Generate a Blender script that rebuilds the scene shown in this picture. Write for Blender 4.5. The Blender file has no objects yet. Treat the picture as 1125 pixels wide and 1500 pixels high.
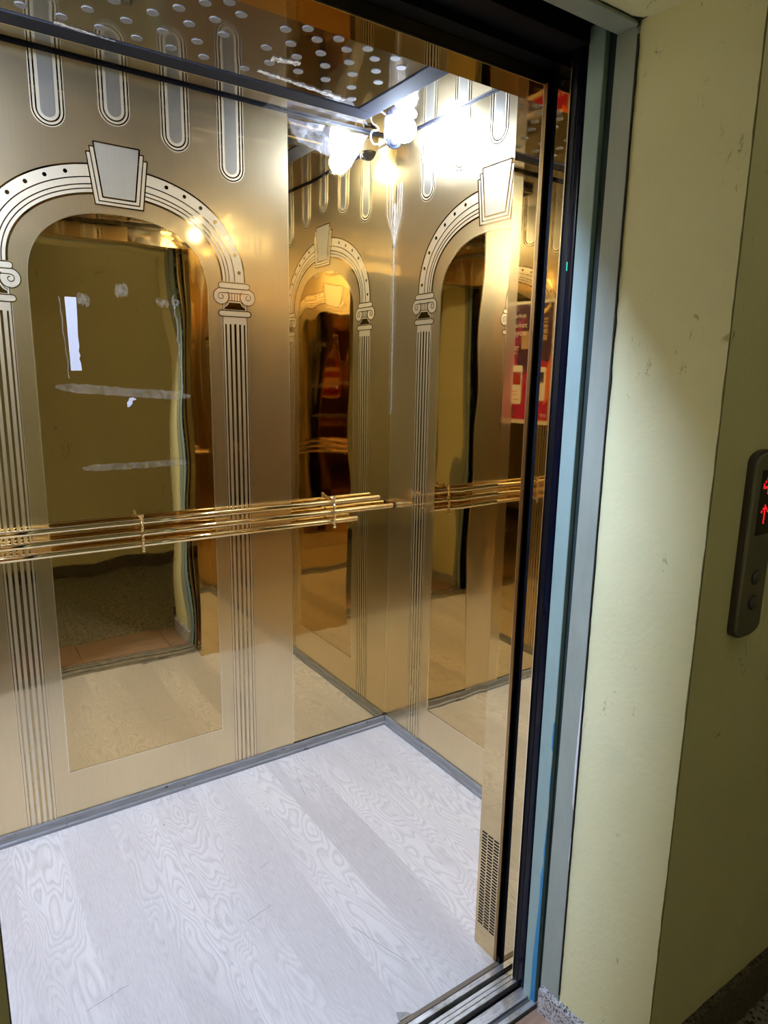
import bpy, bmesh, math, random
from mathutils import Matrix, Vector

# ------------------------------------------------------------------ camera, world, light
S = bpy.context.scene
COL = S.collection
W_PX, F_PX = 1125.0, 977.4
CAM = Vector((-1.3664, -1.9833, 1.3286)); YAW, PITCH, ROLL = -0.5949, -0.1995, 0.0177
fwd = Vector((-math.sin(YAW)*math.cos(PITCH), math.cos(YAW)*math.cos(PITCH), math.sin(PITCH)))
rt = Vector((math.cos(YAW), math.sin(YAW), 0)); up = rt.cross(fwd)
r2 = rt*math.cos(ROLL)+up*math.sin(ROLL); u2 = up*math.cos(ROLL)-rt*math.sin(ROLL)
cam = bpy.data.objects.new('camera', bpy.data.cameras.new('camera')); COL.objects.link(cam)
M = Matrix((r2, u2, -fwd)).transposed().to_4x4(); M.translation = CAM
cam.matrix_world = M
cam.data.sensor_fit = 'HORIZONTAL'; cam.data.sensor_width = 36.0; cam.data.lens = F_PX/W_PX*36.0
cam.data.clip_start = 0.02
S.camera = cam
w = bpy.data.worlds.new('dark_shaft'); S.world = w; w.use_nodes = True
w.node_tree.nodes['Background'].inputs[0].default_value = (0.01, 0.01, 0.012, 1)
w.node_tree.nodes['Background'].inputs[1].default_value = 1.0
S.view_settings.view_transform = 'Standard'; S.view_settings.look = 'None'
S.view_settings.exposure = 0.0; S.view_settings.gamma = 1.0; S.view_settings.use_curve_mapping = False
cy = S.cycles
cy.max_bounces = 14; cy.glossy_bounces = 10; cy.diffuse_bounces = 5; cy.transmission_bounces = 6
cy.transparent_max_bounces = 12
cy.caustics_reflective = True; cy.caustics_refractive = False; cy.blur_glossy = 0.3
cy.sample_clamp_indirect = 6.0; cy.use_denoising = True
LAMP_POWER = 820.0            # radiance of the cabin bulbs
LAMP2_POWER = 2650.0
LAMP_POS = (-0.105, -0.195, 2.056)
LAMP2_POS = (-1.685, -0.865, 2.052)
LAND_W = 1.4                  # watts, fill light added over the landing

def area_light(name, loc, rot, sx, sy, watts, col):
    l = bpy.data.lights.new(name, 'AREA'); l.shape = 'RECTANGLE'; l.size = sx; l.size_y = sy
    l.energy = watts; l.color = col
    o = bpy.data.objects.new(name, l); COL.objects.link(o); o.location = loc; o.rotation_euler = rot
    return o
area_light('landing_fill_light', (-0.2, -2.1, 2.44), (0, 0, 0), 0.3, 0.3, LAND_W, (1.0, 0.9, 0.72))  # added ambient fill for the landing, no fixture modelled

# ------------------------------------------------------------------ materials
def nmat(name):
    m = bpy.data.materials.new(name); m.use_nodes = True
    return m, m.node_tree, m.node_tree.nodes['Principled BSDF']
def N(t, kind, **kw):
    n = t.nodes.new(kind)
    for k, v in kw.items():
        if k.startswith('i_'): n.inputs[k[2:].replace('_', ' ')].default_value = v
        else: setattr(n, k, v)
    return n
def coords(t, scale=(1, 1, 1), rot=(0, 0, 0), space='Object'):
    c = N(t, 'ShaderNodeTexCoord'); mp = N(t, 'ShaderNodeMapping')
    if space == 'World':
        g = N(t, 'ShaderNodeNewGeometry'); t.links.new(g.outputs['Position'], mp.inputs[0])
    else: t.links.new(c.outputs[space], mp.inputs[0])
    mp.inputs['Scale'].default_value = scale; mp.inputs['Rotation'].default_value = rot
    return mp.outputs[0]
def noise(t, vec, scale, detail=2, rough=0.5, dist=0.0):
    n = N(t, 'ShaderNodeTexNoise'); n.inputs['Scale'].default_value = scale
    n.inputs['Detail'].default_value = detail; n.inputs['Roughness'].default_value = rough
    n.inputs['Distortion'].default_value = dist; t.links.new(vec, n.inputs['Vector'])
    return n.outputs['Fac']
def ramp(t, fac, stops):
    r = N(t, 'ShaderNodeValToRGB'); e = r.color_ramp.elements
    while len(e) < len(stops): e.new(0.5)
    for k, (p, c) in enumerate(stops):
        e[k].position = p; e[k].color = (*c, 1) if len(c) == 3 else c
    t.links.new(fac, r.inputs[0]); return r.outputs['Color']
def bump(t, bsdf, h, strength, dist):
    b = N(t, 'ShaderNodeBump'); b.inputs['Strength'].default_value = strength; b.inputs['Distance'].default_value = dist
    t.links.new(h, b.inputs['Height']); t.links.new(b.outputs[0], bsdf.inputs['Normal']); return b
def math_(t, op, a, b=None, c=None):
    n = N(t, 'ShaderNodeMath', operation=op)
    for k, v in enumerate((a, b, c)):
        if v is None: continue
        if isinstance(v, (int, float)): n.inputs[k].default_value = v
        else: t.links.new(v, n.inputs[k])
    return n.outputs[0]
def simple(name, col, rough=0.5, metal=0.0, **kw):
    m, t, b = nmat(name)
    b.inputs['Base Color'].default_value = (*col, 1); b.inputs['Roughness'].default_value = rough
    b.inputs['Metallic'].default_value = metal
    for k, v in kw.items(): b.inputs[k].default_value = v
    return m

def gold_mirror(name, col=(0.70, 0.545, 0.295), wob=0.16, rough=0.015, scale=(1, 1, 0.45)):
    m, t, b = nmat(name)
    b.inputs['Base Color'].default_value = (*col, 1); b.inputs['Metallic'].default_value = 1
    v = coords(t, scale, space='World')
    if wob > 0: bump(t, b, noise(t, v, 5.0, 1, 0.4), wob, 0.01)
    n = noise(t, coords(t, space='World'), 60, 4, 0.6)
    mr = N(t, 'ShaderNodeMapRange'); mr.inputs['From Min'].default_value = 0.45; mr.inputs['From Max'].default_value = 0.8
    mr.inputs['To Min'].default_value = rough; mr.inputs['To Max'].default_value = rough+0.05
    t.links.new(n, mr.inputs[0]); t.links.new(mr.outputs[0], b.inputs['Roughness'])
    return m
def satin(name, col, rough, mirror_mix, mirror_rough=0.05, streak=0.07, wob=0.12):
    m, t, b = nmat(name)
    b.inputs['Metallic'].default_value = 1
    v = coords(t, (1, 1, 1), space='World')
    streaks = noise(t, coords(t, (400, 400, 6), space='World'), 1.0, 3, 0.6)
    blot = noise(t, v, 3.0, 4, 0.6)
    mixf = math_(t, 'ADD', math_(t, 'MULTIPLY', streaks, 0.5), math_(t, 'MULTIPLY', blot, 0.5))
    c = ramp(t, mixf, [(0.3, tuple(x*(1-streak) for x in col)), (0.7, tuple(min(1, x*(1+streak)) for x in col))])
    t.links.new(c, b.inputs['Base Color'])
    b.inputs['Roughness'].default_value = rough
    b.inputs['Anisotropic'].default_value = 0.3
    b2 = N(t, 'ShaderNodeBsdfPrincipled'); b2.inputs['Metallic'].default_value = 1
    b2.inputs['Base Color'].default_value = (*col, 1); b2.inputs['Roughness'].default_value = mirror_rough
    bump(t, b2, noise(t, coords(t, (1, 1, .45), space='World'), 5.0, 1, 0.4), wob, 0.01)
    mx = N(t, 'ShaderNodeMixShader'); mx.inputs[0].default_value = mirror_mix
    t.links.new(b.outputs[0], mx.inputs[1]); t.links.new(b2.outputs[0], mx.inputs[2])
    t.links.new(mx.outputs[0], t.nodes['Material Output'].inputs[0])
    return m
GOLD = gold_mirror('gold_mirror_steel')
GOLDF = gold_mirror('flat_gold_pillar', wob=0.03)
ARCHM = gold_mirror('gold_arch_mirror', (0.66, 0.49, 0.245), wob=0.26)
RAILM = gold_mirror('gold_tube', (0.84, 0.68, 0.40), wob=0, rough=0.05)
SATIN = satin('satin_gold_sheet', (0.75, 0.61, 0.375), 0.28, 0.30)
CREAM = satin('matte_gold_etch', (0.80, 0.70, 0.50), 0.38, 0.10)
GREYI = satin('brushed_pale_inlay', (0.62, 0.59, 0.51), 0.31, 0.22)
KEYF = satin('brushed_keystone', (0.60, 0.56, 0.45), 0.39, 0.25)
LINE = gold_mirror('polished_line', (0.50, 0.37, 0.19), wob=0.1, rough=0.04)
STEELM = gold_mirror('dull_ceiling_mirror', (0.46, 0.44, 0.42), wob=0.25, rough=0.06)
BARM = simple('dark_grey_frame_metal', (0.020, 0.021, 0.028), 0.8, 0.0, **{'Specular IOR Level': 0.02})
DOTM = simple('pale_disc', (0.15, 0.145, 0.145), 0.7, 0.0, **{'Specular IOR Level': 0.1})
EDGE = simple('bright_cut_edge', (0.95, 0.85, 0.60), 0.25, 1.0)
BLACK = simple('black_rubber', (0.002, 0.002, 0.004), 0.45)
BLACK.node_tree.nodes['Principled BSDF'].inputs['Specular IOR Level'].default_value = 0.15
BLACKG = simple('black_gloss_door_edge', (0.002, 0.003, 0.010), 0.2)
BLACKG.node_tree.nodes['Principled BSDF'].inputs['Specular IOR Level'].default_value = 0.12
DARKSH = simple('dark_shaft_metal', (0.003, 0.0035, 0.006), 0.6, 0.0, **{'Specular IOR Level': 0.1})
BROWN = simple('brown_gold_edge', (0.30, 0.19, 0.08), 0.3, 1.0)

def alu_mat():
    m, t, b = nmat('brushed_aluminium_sill'); b.inputs['Metallic'].default_value = 0.75
    n = noise(t, coords(t, (6, 120, 120), space='World'), 3, 4, 0.7)
    d = noise(t, coords(t, space='World'), 18, 4, 0.7)
    f = math_(t, 'MULTIPLY', n, d)
    t.links.new(ramp(t, f, [(0.12, (0.26, 0.25, 0.23)), (0.28, (0.72, 0.72, 0.74))]), b.inputs['Base Color'])
    b.inputs['Roughness'].default_value = 0.38; return m
ALU = alu_mat()
def base_mat():
    m, t, b = nmat('grey_plastic_skirting')
    n = noise(t, coords(t, (3, 3, 40), space='World'), 4, 4, 0.7)
    sp = noise(t, coords(t, space='World'), 45, 3, 0.6)
    c1 = ramp(t, n, [(0.3, (0.17, 0.175, 0.19)), (0.7, (0.28, 0.29, 0.31))])
    mx = N(t, 'ShaderNodeMixRGB', blend_type='MULTIPLY'); mx.inputs[0].default_value = 1
    t.links.new(c1, mx.inputs[1]); t.links.new(ramp(t, sp, [(0.28, (0.25, 0.22, 0.2)), (0.34, (1, 1, 1))]), mx.inputs[2])
    t.links.new(mx.outputs[0], b.inputs['Base Color']); b.inputs['Roughness'].default_value = 0.4; return m
BASE = base_mat()

def floor_mat():
    m, t, b = nmat('whitewashed_wood_vinyl')
    pos = coords(t, space='World')
    sx = N(t, 'ShaderNodeSeparateXYZ'); t.links.new(pos, sx.inputs[0])
    pw = 0.13
    xi = math_(t, 'FLOOR', math_(t, 'DIVIDE', sx.outputs[0], pw))
    # plank-shifted, stretched noise whose contour lines draw the cathedral grain
    cb = N(t, 'ShaderNodeCombineXYZ')
    t.links.new(math_(t, 'MULTIPLY', sx.outputs[0], 1.0), cb.inputs[0])
    t.links.new(math_(t, 'ADD', math_(t, 'MULTIPLY', sx.outputs[1], 0.22), math_(t, 'MULTIPLY', xi, 3.7)), cb.inputs[1])
    t.links.new(math_(t, 'MULTIPLY', xi, 1.31), cb.inputs[2])
    big = noise(t, cb.outputs[0], 9.0, 2.2, 0.5, 0.25)
    rings = math_(t, 'FRACT', math_(t, 'MULTIPLY', big, 33.0))
    rr = ramp(t, rings, [(0.0, (0.0,)*3), (0.22, (1,)*3), (0.50, (1,)*3), (1.0, (0.25,)*3)])
    cv2 = coords(t, (110, 5, 1), space='World')
    fine = noise(t, cv2, 4.0, 5, 0.75)
    tone = noise(t, cb.outputs[0], 2.2, 2, 0.5)
    zone = ramp(t, noise(t, cb.outputs[0], 4.0, 1, 0.5), [(0.42, (0.15,)*3), (0.6, (1,)*3)])
    f = math_(t, 'ADD', math_(t, 'MULTIPLY', math_(t, 'MULTIPLY', rr, zone), 0.36), math_(t, 'MULTIPLY', fine, 0.9))
    f = math_(t, 'ADD', f, math_(t, 'MULTIPLY', tone, 0.35))
    c = ramp(t, f, [(0.38, (0.36, 0.345, 0.365)), (0.68, (0.51, 0.495, 0.52)), (1.0, (0.64, 0.63, 0.65))])
    dirt = noise(t, coords(t, space='World'), 22, 5, 0.75, 0.6)
    mx = N(t, 'ShaderNodeMixRGB', blend_type='MULTIPLY'); mx.inputs[0].default_value = 1.0
    t.links.new(c, mx.inputs[1]); t.links.new(ramp(t, dirt, [(0.27, (0.35, 0.33, 0.30)), (0.315, (1, 1, 1))]), mx.inputs[2])
    t.links.new(mx.outputs[0], b.inputs['Base Color'])
    b.inputs['Roughness'].default_value = 0.42
    bump(t, b, f, 0.12, 0.002)
    return m
FLOORM = floor_mat()

def plaster(name, c0, c1, stain=(0.55, 0.52, 0.35)):
    m, t, b = nmat(name)
    pos = coords(t, space='World')
    n = noise(t, pos, 2.2, 4, 0.6)
    c = ramp(t, n, [(0.3, c0), (0.7, c1)])
    sc = noise(t, coords(t, (1, 1, 0.5), space='World'), 26, 6, 0.8, 0.8)
    zone = noise(t, pos, 3.1, 2, 0.5)
    f = math_(t, 'ADD', sc, math_(t, 'MULTIPLY', zone, 0.35))
    mx = N(t, 'ShaderNodeMixRGB', blend_type='MULTIPLY'); mx.inputs[0].default_value = 1.0
    t.links.new(c, mx.inputs[1]); t.links.new(ramp(t, f, [(0.475, stain), (0.535, (1, 1, 1))]), mx.inputs[2])
    t.links.new(mx.outputs[0], b.inputs['Base Color']); b.inputs['Roughness'].default_value = 0.55
    bump(t, b, noise(t, pos, 70, 5, 0.6), 0.25, 0.004)
    return m
YELLOW = plaster('yellow_gloss_wall_paint', (0.74, 0.72, 0.42), (0.82, 0.80, 0.50))
def jamb_paint(nm, c0, c1):
    m, t, b = nmat(nm)
    n = noise(t, coords(t, (1, 1, 0.4), space='World'), 9, 5, 0.7)
    t.links.new(ramp(t, n, [(0.3, c0), (0.7, c1)]), b.inputs['Base Color'])
    b.inputs['Roughness'].default_value = 0.42
    bump(t, b, noise(t, coords(t, space='World'), 30, 4, 0.6), 0.2, 0.003); return m
JAMB = jamb_paint('frame_paint_less_lit', (0.26, 0.30, 0.26), (0.34, 0.385, 0.34)); JAMBB = jamb_paint('frame_paint_lit_blue', (0.24, 0.35, 0.34), (0.30, 0.42, 0.41))  # one frame paint: cool lamp light coloured into JAMBB, weaker light into JAMB
TEAL = simple('dark_teal_groove', (0.012, 0.030, 0.030), 0.6)
BLUEP = simple('exposed_blue_paint', (0.01, 0.20, 0.42), 0.45)
PLASTERW = simple('white_filler', (0.72, 0.72, 0.78), 0.7)
CRACK = simple('crack_shadow', (0.03, 0.028, 0.02), 0.9)  # dark colour stands in for the shade inside crack and hole
def terrazzo(name, scale, dark, mid, light):
    m, t, b = nmat(name)
    v = N(t, 'ShaderNodeTexVoronoi'); v.inputs['Scale'].default_value = scale
    t.links.new(coords(t, space='World'), v.inputs['Vector'])
    n = noise(t, coords(t, space='World'), scale*0.6, 4, 0.7, 0.4)
    f = math_(t, 'ADD', math_(t, 'MULTIPLY', v.outputs['Distance'], 0.6), math_(t, 'MULTIPLY', n, 0.8))
    t.links.new(ramp(t, f, [(0.48, dark), (0.60, mid), (0.74, light)]), b.inputs['Base Color'])
    b.inputs['Roughness'].default_value = 0.4; return m
GRANITE = terrazzo('speckled_terrazzo', 230, (0.03, 0.03, 0.04), (0.22, 0.215, 0.23), (0.55, 0.54, 0.55))
TERRSH = terrazzo('shade_darkened_terrazzo', 150, (0.02, 0.016, 0.012), (0.07, 0.055, 0.04), (0.14, 0.12, 0.09))  # darker copy of the skirting stone, shade of the unlit walls in its colour
TERRF = terrazzo('landing_terrazzo', 110, (0.03, 0.026, 0.02), (0.11, 0.095, 0.07), (0.34, 0.32, 0.27))
def woodtile():
    m, t, b = nmat('brown_wood_tile')
    n = noise(t, coords(t, (1.5, 14, 1), space='World'), 5, 5, 0.7, 0.3)
    t.links.new(ramp(t, n, [(0.3, (0.27, 0.17, 0.12)), (0.7, (0.42, 0.29, 0.21))]), b.inputs['Base Color'])
    b.inputs['Roughness'].default_value = 0.4; return m
TILE = woodtile()
WHITE = simple('white_paper', (0.36, 0.36, 0.40), 0.7)
def clear(name, alpha, col=(0.85, 0.85, 0.88), rough=0.25, sc=60):
    m, t, b = nmat(name)
    b.inputs['Base Color'].default_value = (*col, 1); b.inputs['Roughness'].default_value = rough
    n = noise(t, coords(t, space='World'), sc, 4, 0.7, 0.8)
    mr = N(t, 'ShaderNodeMapRange'); mr.inputs['From Min'].default_value = 0.4; mr.inputs['From Max'].default_value = 0.68
    mr.inputs['To Min'].default_value = alpha*0.45; mr.inputs['To Max'].default_value = min(1, alpha*1.9)
    t.links.new(n, mr.inputs[0]); t.links.new(mr.outputs[0], b.inputs['Alpha'])
    bump(t, b, n, 0.6, 0.004); return m
TAPE = clear('old_adhesive_tape', 0.15, (0.45, 0.41, 0.33))
FILM = clear('clear_plastic_film', 0.10, (0.6, 0.62, 0.68), 0.12, 22)
CAULK = clear('clear_silicone', 0.10, (0.5, 0.5, 0.5), 0.15, 120)
def emis(name, col, k):
    m, t, b = nmat(name); b.inputs['Base Color'].default_value = (*col, 1)
    b.inputs['Emission Color'].default_value = (*col, 1); b.inputs['Emission Strength'].default_value = k; return m
BULB = emis('bulb_glow', (0.74, 0.88, 1.12), LAMP_POWER); BULB2 = emis('bulb_glow_front', (0.66, 0.84, 1.24), LAMP2_POWER)
RED = emis('red_led', (1.0, 0.01, 0.02), 1.0)
GREEN = emis('green_indicator', (0.0, 0.6, 0.35), 0.5)

# ------------------------------------------------------------------ mesh helpers
def mesh_obj(name, me, mat, parent=None):
    o = bpy.data.objects.new(name, me); COL.objects.link(o)
    if mat is not None and not me.materials: me.materials.append(mat)
    if parent is not None: o.parent = parent
    return o
def new_mesh(name, verts, faces, smooth=False):
    me = bpy.data.meshes.new(name); me.from_pydata([tuple(v) for v in verts], [], faces)
    bm = bmesh.new(); bm.from_mesh(me); bmesh.ops.recalc_face_normals(bm, faces=bm.faces); bm.to_mesh(me); bm.free()
    if smooth:
        for p in me.polygons: p.use_smooth = True
    me.update(); return me
class B:
    def __init__(s): s.v = []; s.f = []
    def add(s, vs, fs):
        k = len(s.v); s.v += [tuple(v) for v in vs]; s.f += [tuple(i+k for i in f) for f in fs]; return s
    def box(s, x0, x1, y0, y1, z0, z1):
        return s.add([(x, y, z) for z in (z0, z1) for y in (y0, y1) for x in (x0, x1)],
                     [(0, 2, 3, 1), (4, 5, 7, 6), (0, 1, 5, 4), (2, 6, 7, 3), (0, 4, 6, 2), (1, 3, 7, 5)])
    def prism(s, foot, z0, z1):
        n = len(foot)
        return s.add([(x, y, z0) for x, y in foot]+[(x, y, z1) for x, y in foot],
                     [tuple(range(n))[::-1], tuple(range(n, 2*n))]+[(i, (i+1) % n, n+(i+1) % n, n+i) for i in range(n)])
    def tube(s, pts, r, n=12, closed=False):
        pts = [Vector(p) for p in pts]; rings = []
        for i, p in enumerate(pts):
            a = pts[max(i-1, 0)]; b = pts[min(i+1, len(pts)-1)]
            if closed: a = pts[i-1]; b = pts[(i+1) % len(pts)]
            d = (b-a).normalized(); ref = Vector((0, 0, 1)) if abs(d.z) < 0.9 else Vector((1, 0, 0))
            e = d.cross(ref).normalized(); g = d.cross(e).normalized()
            rr = r[i] if isinstance(r, (list, tuple)) else r
            rings.append([p+e*rr*math.cos(2*math.pi*k/n)+g*rr*math.sin(2*math.pi*k/n) for k in range(n)])
        vs = [v for ring in rings for v in ring]; m = len(rings); fs = []
        for i in range(m if closed else m-1):
            j = (i+1) % m
            for k in range(n): fs.append((i*n+k, i*n+(k+1) % n, j*n+(k+1) % n, j*n+k))
        if not closed: fs += [tuple(range(n))[::-1], tuple((m-1)*n+k for k in range(n))]
        return s.add(vs, fs)
    def sphere(s, c, r, nu=16, nv=10, zs=1.0, v0=0.0, v1=1.0):
        c = Vector(c); vs = []
        for i in range(nv+1):
            th = math.pi*(v0+(v1-v0)*i/nv)
            for k in range(nu):
                ph = 2*math.pi*k/nu
                vs.append(c+Vector((r*math.sin(th)*math.cos(ph), r*math.sin(th)*math.sin(ph), zs*r*math.cos(th))))
        fs = [(i*nu+k, i*nu+(k+1) % nu, (i+1)*nu+(k+1) % nu, (i+1)*nu+k) for i in range(nv) for k in range(nu)]
        return s.add(vs, fs)
    def mesh(s, name, smooth=False): return new_mesh(name, s.v, s.f, smooth)
    def obj(s, name, mat, parent=None, smooth=False): return mesh_obj(name, s.mesh(name, smooth), mat, parent)
def merge_smooth(o, ang=40):
    me = o.data; bm = bmesh.new(); bm.from_mesh(me); bmesh.ops.remove_doubles(bm, verts=bm.verts, dist=1e-5)
    bmesh.ops.recalc_face_normals(bm, faces=bm.faces); bm.to_mesh(me); bm.free()
    for p in me.polygons: p.use_smooth = True
    me.set_sharp_from_angle(angle=math.radians(ang)); return o
def bevel(o, wdt=0.002, seg=2):
    m = o.modifiers.new('soft_edge', 'BEVEL'); m.width = wdt; m.segments = seg; m.limit_method = 'ANGLE'; return o
def empty(name, loc=(0, 0, 0), rz=0):
    o = bpy.data.objects.new(name, None); COL.objects.link(o); o.location = loc; o.rotation_euler = (0, 0, rz); o.empty_display_size = 0.05
    return o
def tag(o, label=None, cat=None, group=None, kind=None):
    if label: o['label'] = label
    if cat: o['category'] = cat
    if group: o['group'] = group
    if kind: o['kind'] = kind
    return o
def struct(o, label=None): return tag(o, label=label, kind='structure')

# ---- flat shapes in panel coordinates: u across, z up, front towards local -y
def ribbon(b, path, wd, y0, y1, closed=False):
    P = [Vector((p[0], p[1])) for p in path]; n = len(P); L = []; Rr = []
    for i in range(n):
        a = P[i-1] if (closed or i > 0) else P[i]; c = P[(i+1) % n] if (closed or i < n-1) else P[i]
        d1 = (P[i]-a).normalized() if (P[i]-a).length > 1e-9 else (c-P[i]).normalized()
        d2 = (c-P[i]).normalized() if (c-P[i]).length > 1e-9 else d1
        n1 = Vector((-d1.y, d1.x)); n2 = Vector((-d2.y, d2.x)); nn = (n1+n2)
        nn = nn.normalized() if nn.length > 1e-6 else n1
        k = wd/2/max(0.45, nn.dot(n1)); L.append(P[i]+nn*k); Rr.append(P[i]-nn*k)
    vs = []
    for i in range(n):
        vs += [(L[i].x, y1, L[i].y), (Rr[i].x, y1, Rr[i].y), (L[i].x, y0, L[i].y), (Rr[i].x, y0, Rr[i].y)]
    fs = []
    for i in range(n if closed else n-1):
        j = (i+1) % n; a, c = 4*i, 4*j
        fs += [(a, a+1, c+1, c), (a, c, c+2, a+2), (a+1, a+3, c+3, c+1)]
    if not closed: fs += [(0, 2, 3, 1), (4*n-4, 4*n-3, 4*n-1, 4*n-2)]
    b.add(vs, fs)
def plate(b, poly, y0, y1):      # convex-ish ngon slab
    n = len(poly)
    b.add([(p[0], y1, p[1]) for p in poly]+[(p[0], y0, p[1]) for p in poly],
          [tuple(range(n))]+[(i, n+i, n+(i+1) % n, (i+1) % n) for i in range(n)])
def strip(b, A, Bp, y0, y1):     # slab between two polylines of equal length
    n = len(A)
    b.add([(p[0], y1, p[1]) for p in A]+[(p[0], y1, p[1]) for p in Bp]+[(p[0], y0, p[1]) for p in A]+[(p[0], y0, p[1]) for p in Bp],
          [(i, i+1, n+i+1, n+i) for i in range(n-1)]+[(i, 2*n+i, 2*n+i+1, i+1) for i in range(n-1)]+[(n+i, n+i+1, 3*n+i+1, 3*n+i) for i in range(n-1)])
def arc(cx, cz, r, a0, a1, n=16): return [(cx+r*math.cos(math.radians(a0+(a1-a0)*i/n)), cz+r*math.sin(math.radians(a0+(a1-a0)*i/n))) for i in range(n+1)]
def selli(a, bb, cz, ex, n=48, t0=0.0, t1=math.pi):
    out = []
    for i in range(n+1):
        th = t0+(t1-t0)*i/n; c, s_ = math.cos(th), math.sin(th)
        out.append((a*math.copysign(abs(c)**(2/ex), c), cz+bb*max(0, s_)**(2/ex)))
    return out
HTOP = 2.1; HW = 0.495
YP, YC, YL = -0.0022, -0.0026, -0.0031      # panel front, cream etch, polished line
CACHE = {}
def sub(key, build, mat):
    if key not in CACHE: b = B(); build(b); CACHE[key] = b.mesh(key)
    return CACHE[key], mat
def arch_off(d, n=56):           # arch ring line at offset d inside the outer one
    return selli(0.3485-d, 0.262-d, 1.598, 2.15, n)
def etched_panel(parent):
    """satin sheet with arch mirror, keystone, columns and hanging loops; children are its sub-parts"""
    def sheet(b):
        inner = [(0.235, 0.168)]+[(0.235, 0.168+(1.55-0.168)*i/6) for i in range(1, 6)]+selli(0.235, 0.191, 1.55, 2.4, 40)+[(-0.235, 0.168+(1.55-0.168)*(5-i)/6) for i in range(0, 5)]+[(-0.235, 0.168)]
        outer = []
        for (u, z) in inner:
            if abs(u) >= 0.2349 and z < 1.56: outer.append((math.copysign(HW, u), 0.0 if z < 0.17 else z))
            else:
                th = math.atan2(z-1.55, u)
                k = min(HW/max(abs(math.cos(th)), 1e-6), (HTOP-1.55)/max(math.sin(th), 1e-6)); outer.append((k*math.cos(th), 1.55+k*math.sin(th)))
        strip(b, inner, outer, 0.0, YP)
        b.add([(0.235, YP, 0.168), (-0.235, YP, 0.168), (-HW, YP, 0), (HW, YP, 0)], [(0, 1, 2, 3)])
        # fill the two upper corners cut by the fan
        fan = [p for p in outer if p[1] > 1.56]
        ci = [i for i in range(len(fan)-1) if abs(fan[i][0]) > HW-1e-4 and fan[i+1][1] > HTOP-1e-4 and fan[i][1] < HTOP-1e-4]
        for i in ci: b.add([(fan[i][0], YP, fan[i][1]), (fan[i+1][0], YP, fan[i+1][1]), (HW, YP, HTOP)], [(0, 1, 2)])
        cj = [i for i in range(len(fan)-1) if abs(fan[i+1][0]) > HW-1e-4 and fan[i][1] > HTOP-1e-4 and fan[i+1][1] < HTOP-1e-4]
        for i in cj: b.add([(fan[i][0], YP, fan[i][1]), (fan[i+1][0], YP, fan[i+1][1]), (-HW, YP, HTOP)], [(0, 1, 2)])
    me, mt = sub('etched_panel', sheet, SATIN); P = mesh_obj('etched_panel', me, mt, parent)
    def am(b): plate(b, [(0.236, 0.167), (0.236, 1.55)]+selli(0.236, 0.192, 1.55, 2.4, 40)+[(-0.236, 0.167)], 0.0, -0.0009)
    mesh_obj('arch_mirror', *sub('arch_mirror', am, ARCHM), P)
    def ae(b):
        pth = [(0.235, 0.168), (0.235, 1.55)]+selli(0.235, 0.191, 1.55, 2.4, 40)+[(-0.235, 0.168)]
        ribbon(b, pth, 0.0022, 0, YP-0.0003, True)
    mesh_obj('mirror_edge', *sub('mirror_edge', ae, EDGE), P)
    for sx in (-1, 1):
        def pe(b, sx=sx): b.box(sx*HW-0.001, sx*HW+0.001, YP-0.0003, 0, 0.0, HTOP)
        mesh_obj('panel_edge', *sub('panel_edge%d' % sx, pe, EDGE), P)
    # arch band and its lines
    def band(b): strip(b, arch_off(0.0), arch_off(0.073), YP, YC)
    mesh_obj('arch_band', *sub('arch_band', band, CREAM), P)
    def alines(b):
        for d, wd in ((0.0, 0.0042), (0.031, 0.0028), (0.048, 0.0028), (0.0585, 0.0028), (0.0705, 0.0055)):
            ribbon(b, arch_off(d), wd, YP, YL)
    mesh_obj('arch_outline', *sub('arch_outline', alines, LINE), P)
    def dots(b):
        cur = arch_off(0.0155, 400); acc = 0; nxt = 0.035; tot = sum(math.dist(cur[i], cur[i+1]) for i in range(400)); k = tot/18
        nxt = k/2
        for i in range(400):
            acc += math.dist(cur[i], cur[i+1])
            if acc >= nxt:
                nxt += k; u, z = cur[i+1]
                if abs(u) > 0.085: plate(b, arc(u, z, 0.0053, 0, 330, 11), YC, YL)
    d = mesh_obj('arch_stud_row', *sub('arch_stud_row', dots, LINE), P)
    # keystone: three stepped plates and a pale brushed face
    def kplate(b, tl, bl, zt, zb, y): plate(b, [(-bl, zb), (bl, zb), (tl, zt), (-tl, zt)], YP, y)
    def kst(b): kplate(b, 0.0775, 0.0615, 1.885, 1.760, YC-0.0006); kplate(b, 0.0685, 0.0515, 1.899, 1.7695, YC-0.0008)
    mesh_obj('keystone_steps', *sub('keystone_steps', kst, CREAM), P)
    def kl(b):
        for tl, bl, zt, zb, wd in ((0.0585, 0.0415, 1.912, 1.780, 0.0042), (0.0685, 0.0515, 1.899, 1.7695, 0.0030), (0.0775, 0.0615, 1.885, 1.760, 0.0034)):
            ribbon(b, [(-tl, zt), (-bl, zb), (bl, zb), (tl, zt)], wd, YP, YL-0.0009)
            if zt < 1.91:
                for s_ in (-1, 1): ribbon(b, [(s_*tl, zt), (s_*(tl-0.010), zt)], wd, YP, YL-0.0009)
        ribbon(b, [(-0.0585, 1.912), (0.0585, 1.912)], 0.0032, YP, YL-0.0009)
    mesh_obj('keystone_outline', *sub('keystone_outline', kl, LINE), P)
    def kf(b): kplate(b, 0.0555, 0.039, 1.9095, 1.783, YL-0.0004)
    mesh_obj('keystone_face', *sub('keystone_face', kf, KEYF), P)
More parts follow.
